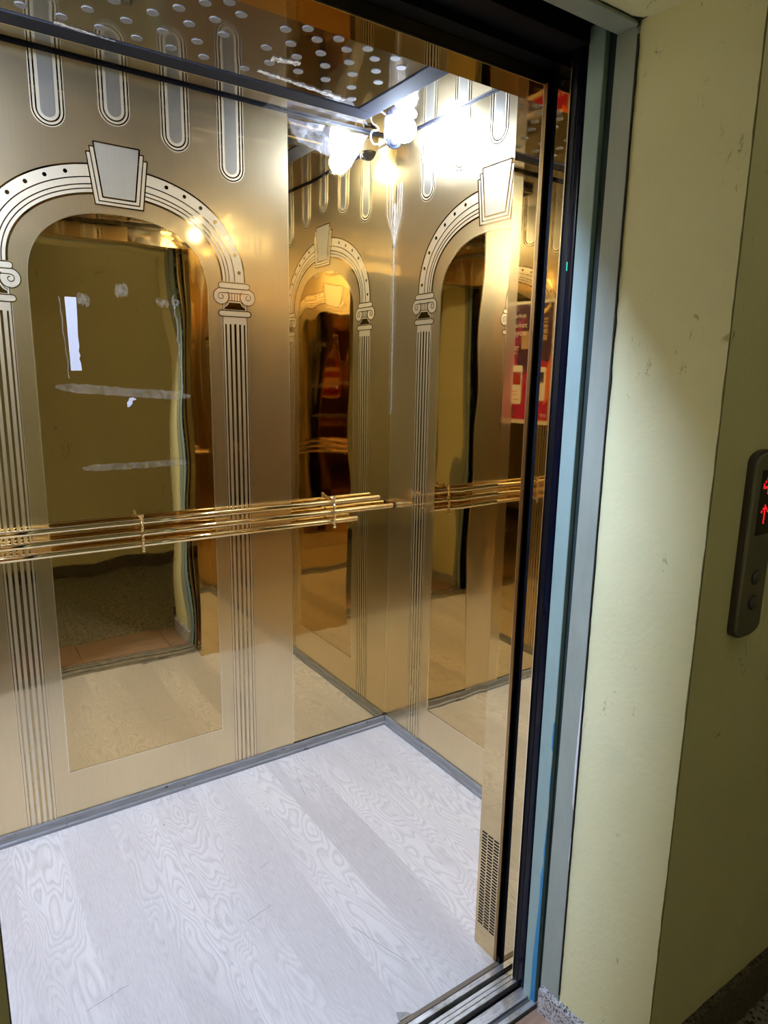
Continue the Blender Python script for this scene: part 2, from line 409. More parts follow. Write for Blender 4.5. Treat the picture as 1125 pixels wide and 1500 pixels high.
    # columns
    for c in (-0.3155, 0.3155):
        def shaft(b, c=c): b.box(c-0.0405, c+0.0405, YC, YP, 0.0, 1.4985)
        mesh_obj('column_shaft', *sub('shaft%g' % c, shaft, CREAM), P)
        def sl(b, c=c):
            for s_ in (-1, 1): b.box(c+s_*0.038-0.0011, c+s_*0.038+0.0011, YL, YP, 0.0, 1.4985)
        mesh_obj('shaft_outline', *sub('shl%g' % c, sl, LINE), P)
        for u, wd in ((-0.0292, 0.0046), (-0.0150, 0.0060), (0, 0.0070), (0.0150, 0.0060), (0.0292, 0.0046)):
            def fl(b, c=c, u=u, wd=wd): plate(b, [(c+u-wd/2, 0.0), (c+u+wd/2, 0.0)]+arc(c+u, 1.474, wd/2, 0, 180, 8), YC, YL)
            mesh_obj('flute', *sub('fl%g_%g' % (c, u), fl, LINE), P)
        def capb(b, c=c):
            plate(b, arc(c+0.0405, 1.5865, 0.0085, -90, 90, 8)+arc(c-0.0405, 1.5865, 0.0085, 90, 270, 8), YP, YC-0.0002)
            b.box(c-0.045, c+0.045, YC-0.0003, YP, 1.556, 1.580)
            for s_ in (-1, 1): plate(b, arc(c+s_*0.0415, 1.5555, 0.0235, 0, 345, 24), YP, YC-0.0004)
            b.box(c-0.040, c+0.040, YC-0.0001, YP, 1.513, 1.556)
            plate(b, arc(c+0.0425, 1.507, 0.0085, -90, 90, 8)+arc(c-0.0425, 1.507, 0.0085, 90, 270, 8), YP, YC-0.0002)
        mesh_obj('capital', *sub('cap%g' % c, capb, CREAM), P)
        def capl(b, c=c):
            y = YL-0.0004
            ribbon(b, arc(c+0.0405, 1.5865, 0.0085, -90, 90, 8)+arc(c-0.0405, 1.5865, 0.0085, 90, 270, 8), 0.0022, YP, y, True)
            ribbon(b, arc(c+0.0425, 1.507, 0.0085, -90, 90, 8)+arc(c-0.0425, 1.507, 0.0085, 90, 270, 8), 0.0026, YP, y, True)
            ribbon(b, [(c-0.0415, 1.5785), (c+0.0415, 1.5785)], 0.0022, YP, y)
            ribbon(b, [(c-0.0415, 1.5655), (c+0.0415, 1.5655)], 0.0024, YP, y)
            for s_ in (-1, 1):
                o = arc(0, 0, 0.0235, 90, -215, 26); o = [(c+s_*(0.0415+u), 1.5555+z) for u, z in o]; ribbon(b, o, 0.0024, YP, y)
                sp = []
                for i in range(27):
                    a = math.radians(90-i*14); r = 0.0105-0.0062*i/26; sp.append((c+s_*(0.0415+r*math.cos(a)), 1.5550+r*math.sin(a)))
                ribbon(b, sp, 0.0022, YP, y)
                ribbon(b, [(c+s_*0.038, 1.535), (c+s_*0.038, 1.515)], 0.0022, YP, y)
                ribbon(b, [(c+s_*0.0205, 1.5415), (c+s_*0.026, 1.533), (c+s_*0.034, 1.5275)], 0.0020, YP, y)
            ribbon(b, [(c-0.0205, 1.5435), (c+0.0205, 1.5435)], 0.0020, YP, y)
            for u in (-0.0165, -0.0085, 0, 0.0085, 0.0165): ribbon(b, [(c+u, 1.5645), (c+u, 1.5445)], 0.0019, YP, y)
        mesh_obj('capital_outline', *sub('capl%g' % c, capl, LINE), P)
        def neck(b, c=c): plate(b, [(c-0.0325, 1.5185), (c+0.0325, 1.5185), (c+0.0325, 1.5235), (c+0.022, 1.530), (c+0.0175, 1.5385), (c-0.0175, 1.5385), (c-0.022, 1.530), (c-0.0325, 1.5235)], YP, YL-0.0004)
        mesh_obj('capital_neck', *sub('neck%g' % c, neck, LINE), P)
    # hanging loops
    for u, zb in ((-0.316, 1.875), (-0.158, 1.927), (0, 1.960), (0.158, 1.927), (0.316, 1.875)):
        def lp(b, u=u, zb=zb):
            r = 0.0375; zc = zb+r
            plate(b, [(u+r+0.002, HTOP), (u-r-0.002, HTOP)]+arc(u, zc, r+0.002, 180, 360, 20), YP, YC)
        mesh_obj('loop_band', *sub('lp%g' % u, lp, CREAM), P)
        def ll(b, u=u, zb=zb):
            zc = zb+0.0375
            for r, wd in ((0.0355, 0.0034), (0.0268, 0.0038)):
                ribbon(b, [(u-r, HTOP), (u-r, zc)]+arc(u, zc, r, 180, 360, 20)[1:]+[(u+r, HTOP)], wd, YP, YL)
        mesh_obj('loop_outline', *sub('ll%g' % u, ll, LINE), P)
        def li(b, u=u, zb=zb):
            r = 0.0175; zc = zb+0.0375
            plate(b, [(u+r, HTOP), (u-r, HTOP)]+arc(u, zc, r, 180, 360, 16), YP, YL)
        mesh_obj('loop_inlay', *sub('li%g' % u, li, GREYI), P)
    return P

# ------------------------------------------------------------------ setting: cabin
XL = -1.79; YF = -0.977
fl = B().box(XL, 0.0, -1.049, 0.0, -0.012, 0.0).obj('floor', FLOORM); struct(fl, 'pale whitewashed wood-look vinyl floor of the lift cabin')
# worn flap at the front edge
fb = B(); fb.add([(-0.672, -1.049, 0.0016), (-0.640, -1.049, 0.0016), (-0.648, -1.040, 0.0024), (-0.668, -1.030, 0.0045), (-0.664, -1.044, 0.003)], [(0, 1, 2, 4), (0, 4, 3), (4, 2, 3)])
fb.obj('torn_flap', simple('torn_vinyl_backing', (0.28, 0.27, 0.27), 0.7), fl)
wb = B().box(XL, 0.0, 0.0, 0.02, 0.0, HTOP+0.1).obj('wall_back', GOLD); struct(wb, 'back wall of the lift cabin in polished gold sheet')
e = etched_panel(wb); e.location = (-0.895, 0, 0)
wr = B().box(0.0, 0.02, -1.045, 0.02, 0.0, HTOP+0.1).obj('wall_right', GOLD); struct(wr, 'right wall of the lift cabin with etched gold panel')
e = etched_panel(wr); e.location = (0, -0.4965, 0); e.rotation_euler = (0, 0, -math.pi/2)
wl = B().box(XL-0.02, XL, -1.045, 0.02, 0.0, HTOP+0.1).obj('wall_left', GOLD); struct(wl, 'left wall of the lift cabin carrying the poster, seen in mirrors')
e = etched_panel(wl); e.location = (XL, -0.4965, 0); e.rotation_euler = (0, 0, math.pi/2)
# ceiling with dropped dotted panel
ce = B().box(XL, 0.0, -1.045, 0.0, HTOP, HTOP+0.02).obj('ceiling', STEELM); struct(ce, 'mirrored ceiling of the lift cabin')
PX0, PX1, PY0, PY1 = XL+0.205, -0.205, -0.86, -0.135
ZP = 2.080
cp = B().box(PX0+0.06, PX1-0.06, PY0+0.06, PY1-0.055, ZP+0.001, HTOP-0.001).obj('dropped_panel', STEELM, ce)
frm = [(PX0, PX1, PY1-0.058, PY1), (PX0, PX1, PY0, PY0+0.062), (PX0, PX0+0.064, PY0+0.062, PY1-0.058), (PX1-0.064, PX1, PY0+0.062, PY1-0.058)]
for q in frm: bevel(B().box(q[0], q[1], q[2], q[3], ZP-0.002, HTOP-0.001).obj('panel_frame', BARM, ce), 0.002)
B().box(PX0, PX1, PY1, PY1+0.003, ZP-0.002, ZP+0.003).obj('bright_frame_lip', EDGE, ce)
dm = B(); dm.add([(0.0125*math.cos(2*math.pi*k/14), 0.0125*math.sin(2*math.pi*k/14), zz) for zz in (0, -0.0015) for k in range(14)],
                 [tuple(14+k for k in range(14))]+[(k, (k+1) % 14, 14+(k+1) % 14, 14+k) for k in range(14)])
DME = dm.mesh('ceiling_disc')
rows = [-0.236, -0.302, -0.370, -0.421, -0.474, -0.506, -0.556, -0.606, -0.656, -0.706, -0.756]
for j, yy in enumerate(rows):
    for blk in (0, 1):
        for k in range(9):
            x = (-0.735-0.0385*(1 if j % 2 == 1 else 0)-k*0.0785) if blk == 0 else (-0.631+0.0385*(1 if j % 2 == 1 else 0)+k*0.0785)
            if x < PX0+0.085 or x > PX1-0.085: continue
            o = mesh_obj('ceiling_disc', DME, DOTM, ce); o.location = (x, yy, ZP+0.001)
# black joint where the wall sheets end under the ceiling
B().box(XL+0.004, -0.004, -0.005, -0.0012, HTOP-0.007, HTOP-0.0005).obj('trim_1', BLACK); struct(bpy.data.objects['trim_1'], 'black joint line along the top of the back wall')
B().box(-0.005, -0.0012, -0.972, -0.006, HTOP-0.006, HTOP-0.0005).obj('trim_2', BLACK); struct(bpy.data.objects['trim_2'], 'black joint line along the top of the right wall')
# skirtings
def skirt(name, foot_dir, a0, a1, label, fixed=0.0, sign=1):
    b = B(); prof = [(0, 0), (0.012, 0), (0.0115, 0.008), (0.007, 0.012), (0.0065, 0.030), (0.004, 0.034), (0, 0.034)]
    n = len(prof)
    vs = []
    for a in (a0, a1):
        for d, z in prof: vs.append((a, fixed-sign*d, z) if foot_dir == 'x' else (fixed-sign*d, a, z))
    b.add(vs, [tuple(range(n)), tuple(range(2*n-1, n-1, -1))]+[(i, (i+1) % n, n+(i+1) % n, n+i) for i in range(n)])
    struct(b.obj(name, BASE), label)
skirt('baseboard_back', 'x', XL+0.012, -0.012, 'grey skirting strip along the back wall', -0.0032)
skirt('baseboard_right', 'y', -0.975, -0.004, 'grey skirting strip along the right wall', -0.0032)
skirt('baseboard_left', 'y', -0.975, -0.004, 'grey skirting strip along the left wall', XL+0.0032, -1)
B().box(-0.010, -0.0035, -0.010, -0.0035, 0.0, 0.036).obj('corner_cap', simple('dark_corner_cap', (0.06, 0.06, 0.065), 0.6), bpy.data.objects['baseboard_back'])

# front return pillars and lintel
def vent_slots(parent):
    sl = B(); sl.box(-0.0006, 0.0006, -0.0075, 0.0075, -0.00165, 0.00165); me = sl.mesh('vent_slot')
    for c_ in range(3):
        for r_ in range(31):
            o = mesh_obj('vent_slot', me, BLACK, parent)
            o.location = (-0.4002, -0.9935-0.0195*c_, 0.304-0.0080*r_)
            o.rotation_euler = (math.radians(-4), 0, 0)
p1 = B().box(-0.400, 0.0, -1.043, YF, 0.0, HTOP).obj('trim_3', GOLDF); struct(p1, 'gold front pillar of the cabin right of the doorway with vent slots at its foot')
vent_slots(p1)
B().box(-0.4008, -0.396, -1.0515, -1.043, 0.0, 1.846).obj('folded_edge', BROWN, p1)
B().box(-0.4007, -0.399, -1.0435, -1.0418, 0.0, 1.846).obj('bright_edge', EDGE, p1)
p2 = B().box(XL, -1.390, -1.043, YF, 0.0, HTOP).obj('trim_4', GOLDF); struct(p2, 'gold front pillar of the cabin left of the doorway')
p3 = B().box(-1.390, -0.400, -1.043, YF, 1.846, HTOP).obj('trim_5', GOLDF); struct(p3, 'gold lintel over the cabin doorway')
B().box(-1.390, -0.400, -1.0435, -1.0418, 1.8448, 1.8475).obj('bright_edge', EDGE, p3)

# dark recesses of the door gear
b = B().box(-0.385, -0.30, -1.236, -1.045, -0.03, 2.10); struct(b.obj('trim_6', DARKSH), 'dark door pocket right of the doorway')
b = B().box(-1.50, -0.36, -1.076, -1.044, 1.868, 2.30); b.box(-1.50, -0.36, -1.108, -1.076, 1.882, 2.30); b.box(-1.50, -0.36, -1.140, -1.108, 1.876, 2.30); b.box(-1.50, -0.36, -1.196, -1.140, 1.902, 2.30)
struct(b.obj('trim_7', DARKSH), 'dark underside of the door gear above the doorway')
# closing post: polished gold strip between two black rubbers
cpst = empty('closing_post', (-0.395, -1.09, 0)); tag(cpst, 'slim polished gold closing post in the dark gap beside the vented pillar', 'door post')
B().box(-0.005, 0.02, -0.014, 0.014, 0.002, 1.868).obj('post_face', GOLDF, cpst)
B().box(-0.0058, -0.003, -0.0158, -0.0135, 0.002, 1.868).obj('post_edge', EDGE, cpst)
sb = B().tube([(-0.0065, 0.004, 1.835), (-0.004, 0.004, 1.835)], 0.0035, 10); sb.obj('screw', BLACK, cpst)
de = empty('landing_door_edge', (-0.395, -1.121, 0)); tag(de, 'glossy black landing door edge strip between gold post and pale blue frame', 'door edge')
bevel(B().box(-0.006, 0.02, -0.0165, 0.000, 0.004, 1.90).obj('rubber_lip', BLACKG, de), 0.004, 3)
bevel(B().box(-0.003, 0.02, 0.001, 0.0165, 0.004, 1.90).obj('door_edge', BLACK, de), 0.003, 2)
g = B().box(-0.0062, -0.0055, -0.004, -0.002, 1.52, 1.535).obj('green_indicator', GREEN, de)
# open door leaves parked at the left
ld = empty('door_leaf', (-1.40, -1.122, 0)); tag(ld, 'open black-edged landing door leaf parked at the left jamb', 'door')
bevel(B().box(-0.35, 0.0445, -0.015, 0.015, 0.004, 1.895).obj('leaf', BLACKG, ld), 0.003)
ld = empty('cabin_door_leaf', (-1.40, -1.089, 0)); tag(ld, 'open gold cabin door leaf parked behind the left pillar', 'door')
bevel(B().box(-0.35, 0.012, -0.013, 0.013, 0.004, 1.865).obj('leaf', GOLD, ld), 0.003)

# sills
pit = B().box(-1.56, -0.30, -1.24, -1.049, -0.05, -0.016); struct(pit.obj('trim_8', BLACK), 'black gap below the door sills')
sl = empty('cabin_sill', (-0.90, -1.085, 0)); tag(sl, 'ribbed aluminium cabin door sill beside the white floor', 'door sill')
def rail_(nm, x0, x1, y0, y1, par, cy_, z=0.0, mat=ALU):
    return bevel(B().box(x0, x1, y0-cy_, y1-cy_, -0.016, z).obj(nm, mat, par), 0.0012)
rail_('worn_edge_strip', -0.64, 0.505, -1.0600, -1.0495, sl, -1.085, 0.001, simple('dirty_brown_edge', (0.16, 0.13, 0.10), 0.7, 0.2))
rail_('sill_strip', -0.64, 0.525, -1.0735, -1.0605, sl, -1.085)
for a, c_ in ((-1.0935, -1.0845), (-1.1035, -1.0945), (-1.1140, -1.1045)): rail_('sill_rib', -0.64, 0.525, a, c_, sl, -1.085)
sl2 = empty('landing_sill', (-0.90, -1.150, 0)); tag(sl2, 'aluminium landing door sill beside the brown tiles', 'door sill')
rail_('sill_strip', -0.64, 0.512, -1.1530, -1.1285, sl2, -1.150)
rail_('sill_groove', -0.64, 0.512, -1.1640, -1.1532, sl2, -1.150, -0.006, simple('grey_groove', (0.12, 0.12, 0.12), 0.6, 0.4))
rail_('sill_strip', -0.64, 0.512, -1.1765, -1.1642, sl2, -1.150)

# landing door frame (right jamb, left jamb, head)
fr = empty('door_frame', (-0.895, -1.185, 0)); tag(fr, 'pale blue-green painted metal landing door frame', 'door frame')
def fbx(nm, x0, x1, y0, y1, z0, z1, mat=JAMB, bv=0.0015):
    o = B().box(x0+0.895, x1+0.895, y0+1.185, y1+1.185, z0, z1).obj(nm, mat, fr); return bevel(o, bv) if bv else o
fbx('inner_jamb', -0.400, -0.340, -1.172, -1.1385, -0.008, 1.902, JAMBB)
fbx('jamb_groove', -0.389, -0.340, -1.196, -1.172, -0.010, 1.902, TEAL, 0)
jb = B(); y_ = lambda v: v+1.185
jb.add([(x+0.895, y_(y), z) for x, y, z in ((-0.400, -1.2345, -.002), (-0.340, -1.2345, -.002), (-0.340, -1.185, -.002), (-0.400, -1.185, -.002), (-0.400, -1.2345, 1.869), (-0.340, -1.2345, 1.869), (-0.340, -1.194, 1.869), (-0.400, -1.194, 1.869))],
       [(0, 1, 2, 3), (4, 5, 6, 7), (0, 1, 5, 4), (1, 2, 6, 5), (2, 3, 7, 6), (3, 0, 4, 7)])
bevel(jb.obj('outer_jamb', JAMB, fr), 0.0015)
fbx('inner_jamb', -1.450, -1.3625, -1.172, -1.1385, -0.008, 1.902, JAMBB)
fbx('outer_jamb', -1.450, -1.3625, -1.2345, -1.195, -0.002, 1.869)
fbx('head', -1.450, -0.340, -1.2345, -1.195, 1.869, 1.93)
random.seed(4)
def patch(name, par, x, pts, mat, th=0.0006):      # small irregular paint patch on the jamb face, facing -x; pts in (y,z)
    b = B(); n = len(pts); b.add([(x-th, y+1.185, z) for y, z in pts]+[(x+0.0003, y+1.185, z) for y, z in pts], [tuple(range(n))]+[(i, (i+1) % n, n+(i+1) % n, n+i) for i in range(n)])
    return b.obj(name, mat, par)
xj = -0.400+0.895
def jag(y0, y1, z0, z1, n, amp):
    a = [(y0+random.uniform(-amp, amp), z0+(z1-z0)*i/n) for i in range(n+1)]
    return [(y1, z0)]+a+[(y1, z1)]
patch('exposed_blue_paint', fr, xj, [(-1.1722, .60), (-1.169, .605), (-1.1685, .63), (-1.1695, .66), (-1.1722, .665)], BLUEP)
patch('exposed_blue_paint', fr, xj, [(-1.1722, .50), (-1.1700, .52), (-1.1712, .56), (-1.1722, .57)], BLUEP)
patch('exposed_blue_paint', fr, xj, [(-1.1722, .0), (-1.160, .0), (-1.1595, .10), (-1.163, .18), (-1.166, .25), (-1.165, .31), (-1.1695, .345), (-1.168, .37), (-1.1722, .45)], BLUEP)
patch('filler_smear', fr, xj, [(-1.2345, .50), (-1.230, .52), (-1.2285, .60), (-1.2295, .66), (-1.2315, .74), (-1.2345, .78)], PLASTERW)
patch('filler_smear', fr, xj, [(-1.2345, .37), (-1.2315, .40), (-1.2325, .44), (-1.2345, .45)], PLASTERW)

# ------------------------------------------------------------------ setting: landing
YW = -1.428; XR = -0.385; LH = 2.5
cw = B(); cw.prism([(XR, YW), (1.4, YW), (1.4, -1.2355), (-0.397, -1.2355)], 0.0, 1.875)
cw.prism([(-1.3605, YW), (-1.3625, -1.2355), (-2.9, -1.2355), (-2.9, YW)], 0.0, 1.875)
cw.prism([(-2.9, YW), (1.4, YW), (1.4, -1.2355), (-2.9, -1.2355)], 1.875, LH)
wf = cw.obj('wall_front', YELLOW); struct(wf, 'yellow painted landing wall around the lift doorway')
struct(B().box(-2.9, 1.4, -2.72, -2.68, 0, LH).obj('wall_far', YELLOW), 'yellow landing wall opposite the lift, seen in the mirrors')
struct(B().box(-2.94, -2.9, -2.72, -1.2, 0, LH).obj('wall_landing_left', YELLOW), 'yellow landing wall at the left end')
struct(B().box(1.4, 1.44, -2.72, -1.2, 0, LH).obj('wall_landing_right', YELLOW), 'yellow landing wall at the right end')
struct(B().box(-2.9, 1.4, -2.72, -1.2, LH, LH+.05).obj('ceiling_landing', simple('off_white_ceiling', (0.6, 0.58, 0.45), 0.8)), 'landing ceiling')
lf = B().box(-2.9, 1.4, -2.72, -1.443, -0.02, 0.0).box(-0.3585, 1.4, -1.443, -1.42, -0.02, 0.0).box(-2.9, -1.442, -1.443, -1.42, -0.02, 0.0).obj('floor_landing', TERRF); struct(lf, 'speckled terrazzo landing floor')
xs = [-1.44, -1.2835, -0.8835, -0.4835, -0.36]
for i in range(4):
    bevel(B().box(xs[i]+0.0008, xs[i+1]-0.0008, -1.4415, -1.184, -0.018, -0.0005+0.0004*(i % 2)).obj('floor_tile', TILE, lf), 0.001)
# granite skirting on reveal and walls with crumbled top
def crumb(name, p0, p1, nrm, h, t, label, n=40, amp=0.004, seed=1):
    random.seed(seed); b = B(); vs = []; p0 = Vector(p0); p1 = Vector(p1); nrm = Vector(nrm)
    for i in range(n+1):
        p = p0.lerp(p1, i/n); hh = h+random.uniform(-amp, amp*0.4)
        a = p; c_ = p+nrm*(t+random.uniform(-0.0006, 0.0006))
        vs += [(a.x, a.y, 0), (c_.x, c_.y, 0), (c_.x, c_.y, hh), (a.x, a.y, hh+0.004)]
    fs = []
    for i in range(n):
        q = 4*i; fs += [(q+1, q+5, q+6, q+2), (q+2, q+6, q+7, q+3)]
    fs += [(0, 1, 2, 3), (4*n, 4*n+3, 4*n+2, 4*n+1)]
    b.add(vs, fs); struct(b.obj(name, TERRSH if name in ('baseboard_front', 'baseboard_far') else GRANITE), label)
dr = (Vector((XR, YW))-Vector((-0.397, -1.2355))).normalized(); nr = Vector((dr.y, -dr.x)); nr = nr if nr.x < 0 else -nr
q0 = Vector((-0.397, -1.2355))-dr*0.047
crumb('baseboard_reveal', (-0.399, -1.189), (XR, YW), nr, 0.060, 0.011, 'speckled stone skirting at the foot of the lit doorway reveal', amp=0.005)
crumb('baseboard_reveal_left', (-1.3640, -1.189), (-1.3640, YW), Vector((1, 0)), 0.060, 0.006, 'speckled stone skirting at the foot of the left doorway reveal', amp=0.006, seed=9)
crumb('baseboard_front', (XR-0.008, YW), (1.4, YW), (0, -1), 0.110, 0.012, 'stone skirting, its colour darkened for shade, on the shaded landing wall', 160, 0.003, 2)
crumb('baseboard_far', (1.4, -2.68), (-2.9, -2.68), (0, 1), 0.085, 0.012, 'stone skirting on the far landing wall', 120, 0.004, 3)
# crack between frame and plaster, a dark ribbon standing in for its shadow
random.seed(8)
b = B(); pts = []
z = 0.075
while z < 1.868: pts.append((z, random.uniform(0.0002, 0.0026) if z > 1.25 else random.uniform(0.0, 0.0012))); z += 0.018
vs = []; 
for z, w_ in pts: vs += [(-0.4006, -1.2335, z), (-0.4006, -1.2345-w_, z), (-0.39, -1.2335, z), (-0.39, -1.2345-w_, z)]
fs = []
for i in range(len(pts)-1):
    a = 4*i; fs += [(a, a+1, a+5, a+4), (a+1, a+3, a+7, a+5), (a, a+4, a+6, a+2)]
b.add(vs, fs); b.obj('plaster_crack', CRACK, wf)
b = B(); b.add([(-0.4012, -1.2320, 1.862), (-0.4012, -1.2400, 1.8735), (-0.399, -1.2520, 1.8752), (-0.4012, -1.2330, 1.8742), (-0.425, -1.2360, 1.8745), (-0.404, -1.244, 1.8745)], [(0, 1, 3), (3, 4, 5, 2, 1)]); b.obj('plaster_hole', CRACK, wf)
b = B(); random.seed(5); vs = []; n = 60
for i in range(n+1):
    x = -0.402-(0.95)*i/n; w_ = random.uniform(0.0005, 0.003); vs += [(x, -1.2340, 1.8744), (x, -1.2350-w_, 1.8744)]
b.add(vs, [(2*i, 2*i+1, 2*i+3, 2*i+2) for i in range(n)]); b.obj('plaster_crack', CRACK, wf)
# ragged bare-plaster line down the wall corner
b = B(); random.seed(11); vs = []; n = 90
for i in range(n+1):
    z = 0.08+1.79*i/n; w_ = random.uniform(0.0003, 0.0016); vs += [(XR-0.0004, YW+w_, z), (XR-0.0004, YW-0.0006, z), (XR+0.0016+w_*0.4, YW-0.0006, z)]
b.add(vs, [(3*i, 3*i+1, 3*i+4, 3*i+3) for i in range(n)]+[(3*i+1, 3*i+2, 3*i+5, 3*i+4) for i in range(n)]); b.obj('chipped_corner_line', simple('old_olive_paint', (0.16, 0.14, 0.04), 0.7), wf)

# ------------------------------------------------------------------ handrail
hr = empty('handrail', (-0.895, -0.031, 0.87)); tag(hr, 'triple-tube polished gold handrail along the back wall', 'handrail')
for z, e1, e0 in ((0.9076, -0.067, -1.723), (0.8732, -0.006, -1.784), (0.8413, -0.159, -1.631)):
    L = [(e0+0.895-0.0, 0, z-0.87), (e0+0.895+0.003, 0, z-0.87), (e1+0.895-0.003, 0, z-0.87), (e1+0.895, 0, z-0.87)]
    o = B().tube(L, [0.0070, 0.0094, 0.0094, 0.0070], 20).obj('rail_tube', RAILM, hr); merge_smooth(o, 50)
DISCM = simple('rail_end_disc', (0.08, 0.05, 0.03), 0.4, 0.8)
o = B().tube([(0.8895, 0, 0.0032), (0.8915, 0, 0.0032)], 0.011, 20).obj('end_disc', DISCM, hr)
for xb in (-0.2555, -0.892, -1.530):
    x = xb+0.895
    br = B()
    br.tube([(x-0.012, 0.029, 0.052), (x-0.004, 0.012, 0.052), (x, -0.002, 0.050)], 0.0032, 10)
    br.tube([(x, -0.0095, 0.055), (x, -0.0095, -0.046)], 0.0028, 10)
    o = br.obj('bracket', RAILM, hr, True)
    bd = B()
    for z, r in ((0.0555, .0052), (0.048, .0042), (0.021, .0050), (0.0125, .0040), (-0.0045, .0040), (-0.0125, .0050), (-0.0215, .0040), (-0.0385, .0042), (-0.0465, .0055)):
        bd.sphere((x, -0.0112, z), r, 12, 8)
    o = bd.obj('bracket_beads', RAILM, o, True)
    cl = B()
    for z in (0.0376, 0.0032, -0.0287): cl.tube([(x-0.0035, 0, z), (x-0.002, 0, z), (x+0.002, 0, z), (x+0.0035, 0, z)], [0.0100, 0.0114, 0.0114, 0.0100], 18)
    merge_smooth(cl.obj('tube_collar', RAILM, hr), 50)
    B().tube([(x-0.012, 0.0275, 0.052), (x-0.012, 0.0305, 0.052)], 0.008, 16).obj('wall_rosette', RAILM, hr)

# ------------------------------------------------------------------ lamp, camera dome
def ceiling_lamp(pos, label, glow):
    lp = empty('ceiling_lamp', (pos[0], pos[1], HTOP)); tag(lp, label, 'lamp', 'cabin ceiling bulbs'); bz = pos[2]-HTOP
    merge_smooth(B().sphere((0, 0, bz), 0.0345, 24, 16).obj('bulb', glow, lp), 80)
    merge_smooth(B().tube([(0, 0, 0), (0, 0, -0.006), (0, 0, -0.006), (0, 0, bz+0.032)], [0.036, 0.034, 0.018, 0.018], 20).obj('lamp_base', LBASE, lp), 40)
LBASE = simple('white_lamp_base', (0.8, 0.8, 0.82), 0.4)
ceiling_lamp(LAMP_POS, 'bright cool-white bulb lamp in the right rear corner of the ceiling', BULB)
ceiling_lamp(LAMP2_POS, 'cool-white bulb lamp in the left front corner of the ceiling, outside the view', BULB2)
sc = empty('security_camera', (-0.062, -0.075, HTOP)); tag(sc, 'small dome security camera hanging beside the bulb in the corner', 'camera')
merge_smooth(B().tube([(0, 0, 0), (0, 0, -0.012), (0, 0, -0.030), (0, 0, -0.033)], [0.033, 0.034, 0.032, 0.028], 24).obj('housing', simple('white_camera_housing', (0.75, 0.76, 0.8), 0.35), sc), 40)
merge_smooth(B().sphere((0, 0, -0.033), 0.0265, 24, 8, 1.0, 0.5, 1.0).obj('dome', simple('smoked_dome', (0.03, 0.035, 0.06), 0.06, 0.0), sc), 60)
merge_smooth(B().sphere((-0.008, -0.012, -0.040), 0.016, 16, 10).obj('lens', simple('lens_black', (0.02, 0.02, 0.03), 0.1), sc), 60)
cb = []
for i in range(21):
    a = math.radians(80+i*11); cb.append((-0.115+0.016*math.cos(a), -0.045, 2.072+0.020*math.sin(a)))
cb += [(-0.100, -0.055, 2.052), (-0.088, -0.065, 2.062)]
cbl = B().tube([(cb[0][0]+0.012, -0.045, 2.099)]+cb, 0.0022, 8).obj('camera_cable', simple('white_cable', (0.85, 0.85, 0.85), 0.4), None, True)
tag(cbl, 'short looped white cable hanging beside the dome camera', 'cable')

# ------------------------------------------------------------------ poster on left wall (seen in the mirrors)
po = empty('poster', (XL+0.004, -0.3155, 1.404)); tag(po, 'magenta advertising poster on the left wall, seen reflected in the gold pillar', 'poster')
def pr(nm, y0, y1, z0, z1, mat, lift, rad=0.0):      # y,z in cabin coordinates
    a, c_, d_, e_ = y0+0.3155, y1+0.3155, z0-1.404, z1-1.404
    b = B()
    if rad:
        pts = arc(c_-rad, e_-rad, rad, 0, 90, 5)+arc(a+rad, e_-rad, rad, 90, 180, 5)+arc(a+rad, d_+rad, rad, 180, 270, 5)+arc(c_-rad, d_+rad, rad, 270, 360, 5)
    else: pts = [(a, d_), (c_, d_), (c_, e_), (a, e_)]
    n = len(pts); b.add([(lift, y, z) for y, z in pts]+[(lift-0.0008, y, z) for y, z in pts], [tuple(range(n))]+[(i, (i+1) % n, n+(i+1) % n, n+i) for i in range(n)])
    return b.obj(nm, mat, po)
MAG = simple('poster_crimson', (0.40, 0.012, 0.06), 0.4); PUR = simple('poster_plum', (0.065, 0.018, 0.045), 0.4)
PCR = simple('poster_white', (0.80, 0.76, 0.70), 0.4); POR = simple('poster_orange', (0.75, 0.14, 0.04), 0.4); PDK = simple('poster_dark', (0.04, 0.03, 0.03), 0.4)
PTN = simple('poster_tan', (0.45, 0.30, 0.17), 0.4); PYL = simple('poster_yellow', (0.8, 0.55, 0.1), 0.4)
pr('holder', -0.468, -0.163, 1.123, 1.685, simple('cream_poster_border', (0.82, 0.78, 0.68), 0.4), 0.002)
pr('upper_print', -0.462, -0.169, 1.21, 1.672, PUR, 0.0026)
pr('lower_print', -0.462, -0.169, 1.143, 1.21, MAG, 0.0026)
def poly(nm, pts, mat, lift):
    b = B(); n = len(pts); b.add([(lift, y+0.3155, z-1.404) for y, z in pts]+[(lift-0.0006, y+0.3155, z-1.404) for y, z in pts], [tuple(range(n))]+[(i, (i+1) % n, n+(i+1) % n, n+i) for i in range(n)]); return b.obj(nm, mat, po)
poly('magenta_swash', [(-0.462, 1.36), (-0.37, 1.60), (-0.33, 1.62), (-0.37, 1.45), (-0.40, 1.28), (-0.462, 1.25)], simple('poster_magenta', (0.24, 0.015, 0.09), .4), 0.0032)
poly('red_swash', [(-0.462, 1.26), (-0.41, 1.46), (-0.34, 1.34), (-0.24, 1.42), (-0.169, 1.40), (-0.169, 1.143), (-0.462, 1.143)], MAG, 0.0036)
poly('orange_swash', [(-0.20, 1.21), (-0.169, 1.24), (-0.169, 1.44), (-0.20, 1.36)], POR, 0.004)
poly('yellow_ribbon', [(-0.262, 1.632), (-0.215, 1.648), (-0.19, 1.668), (-0.185, 1.655), (-0.21, 1.632), (-0.245, 1.615)], PYL, 0.004)
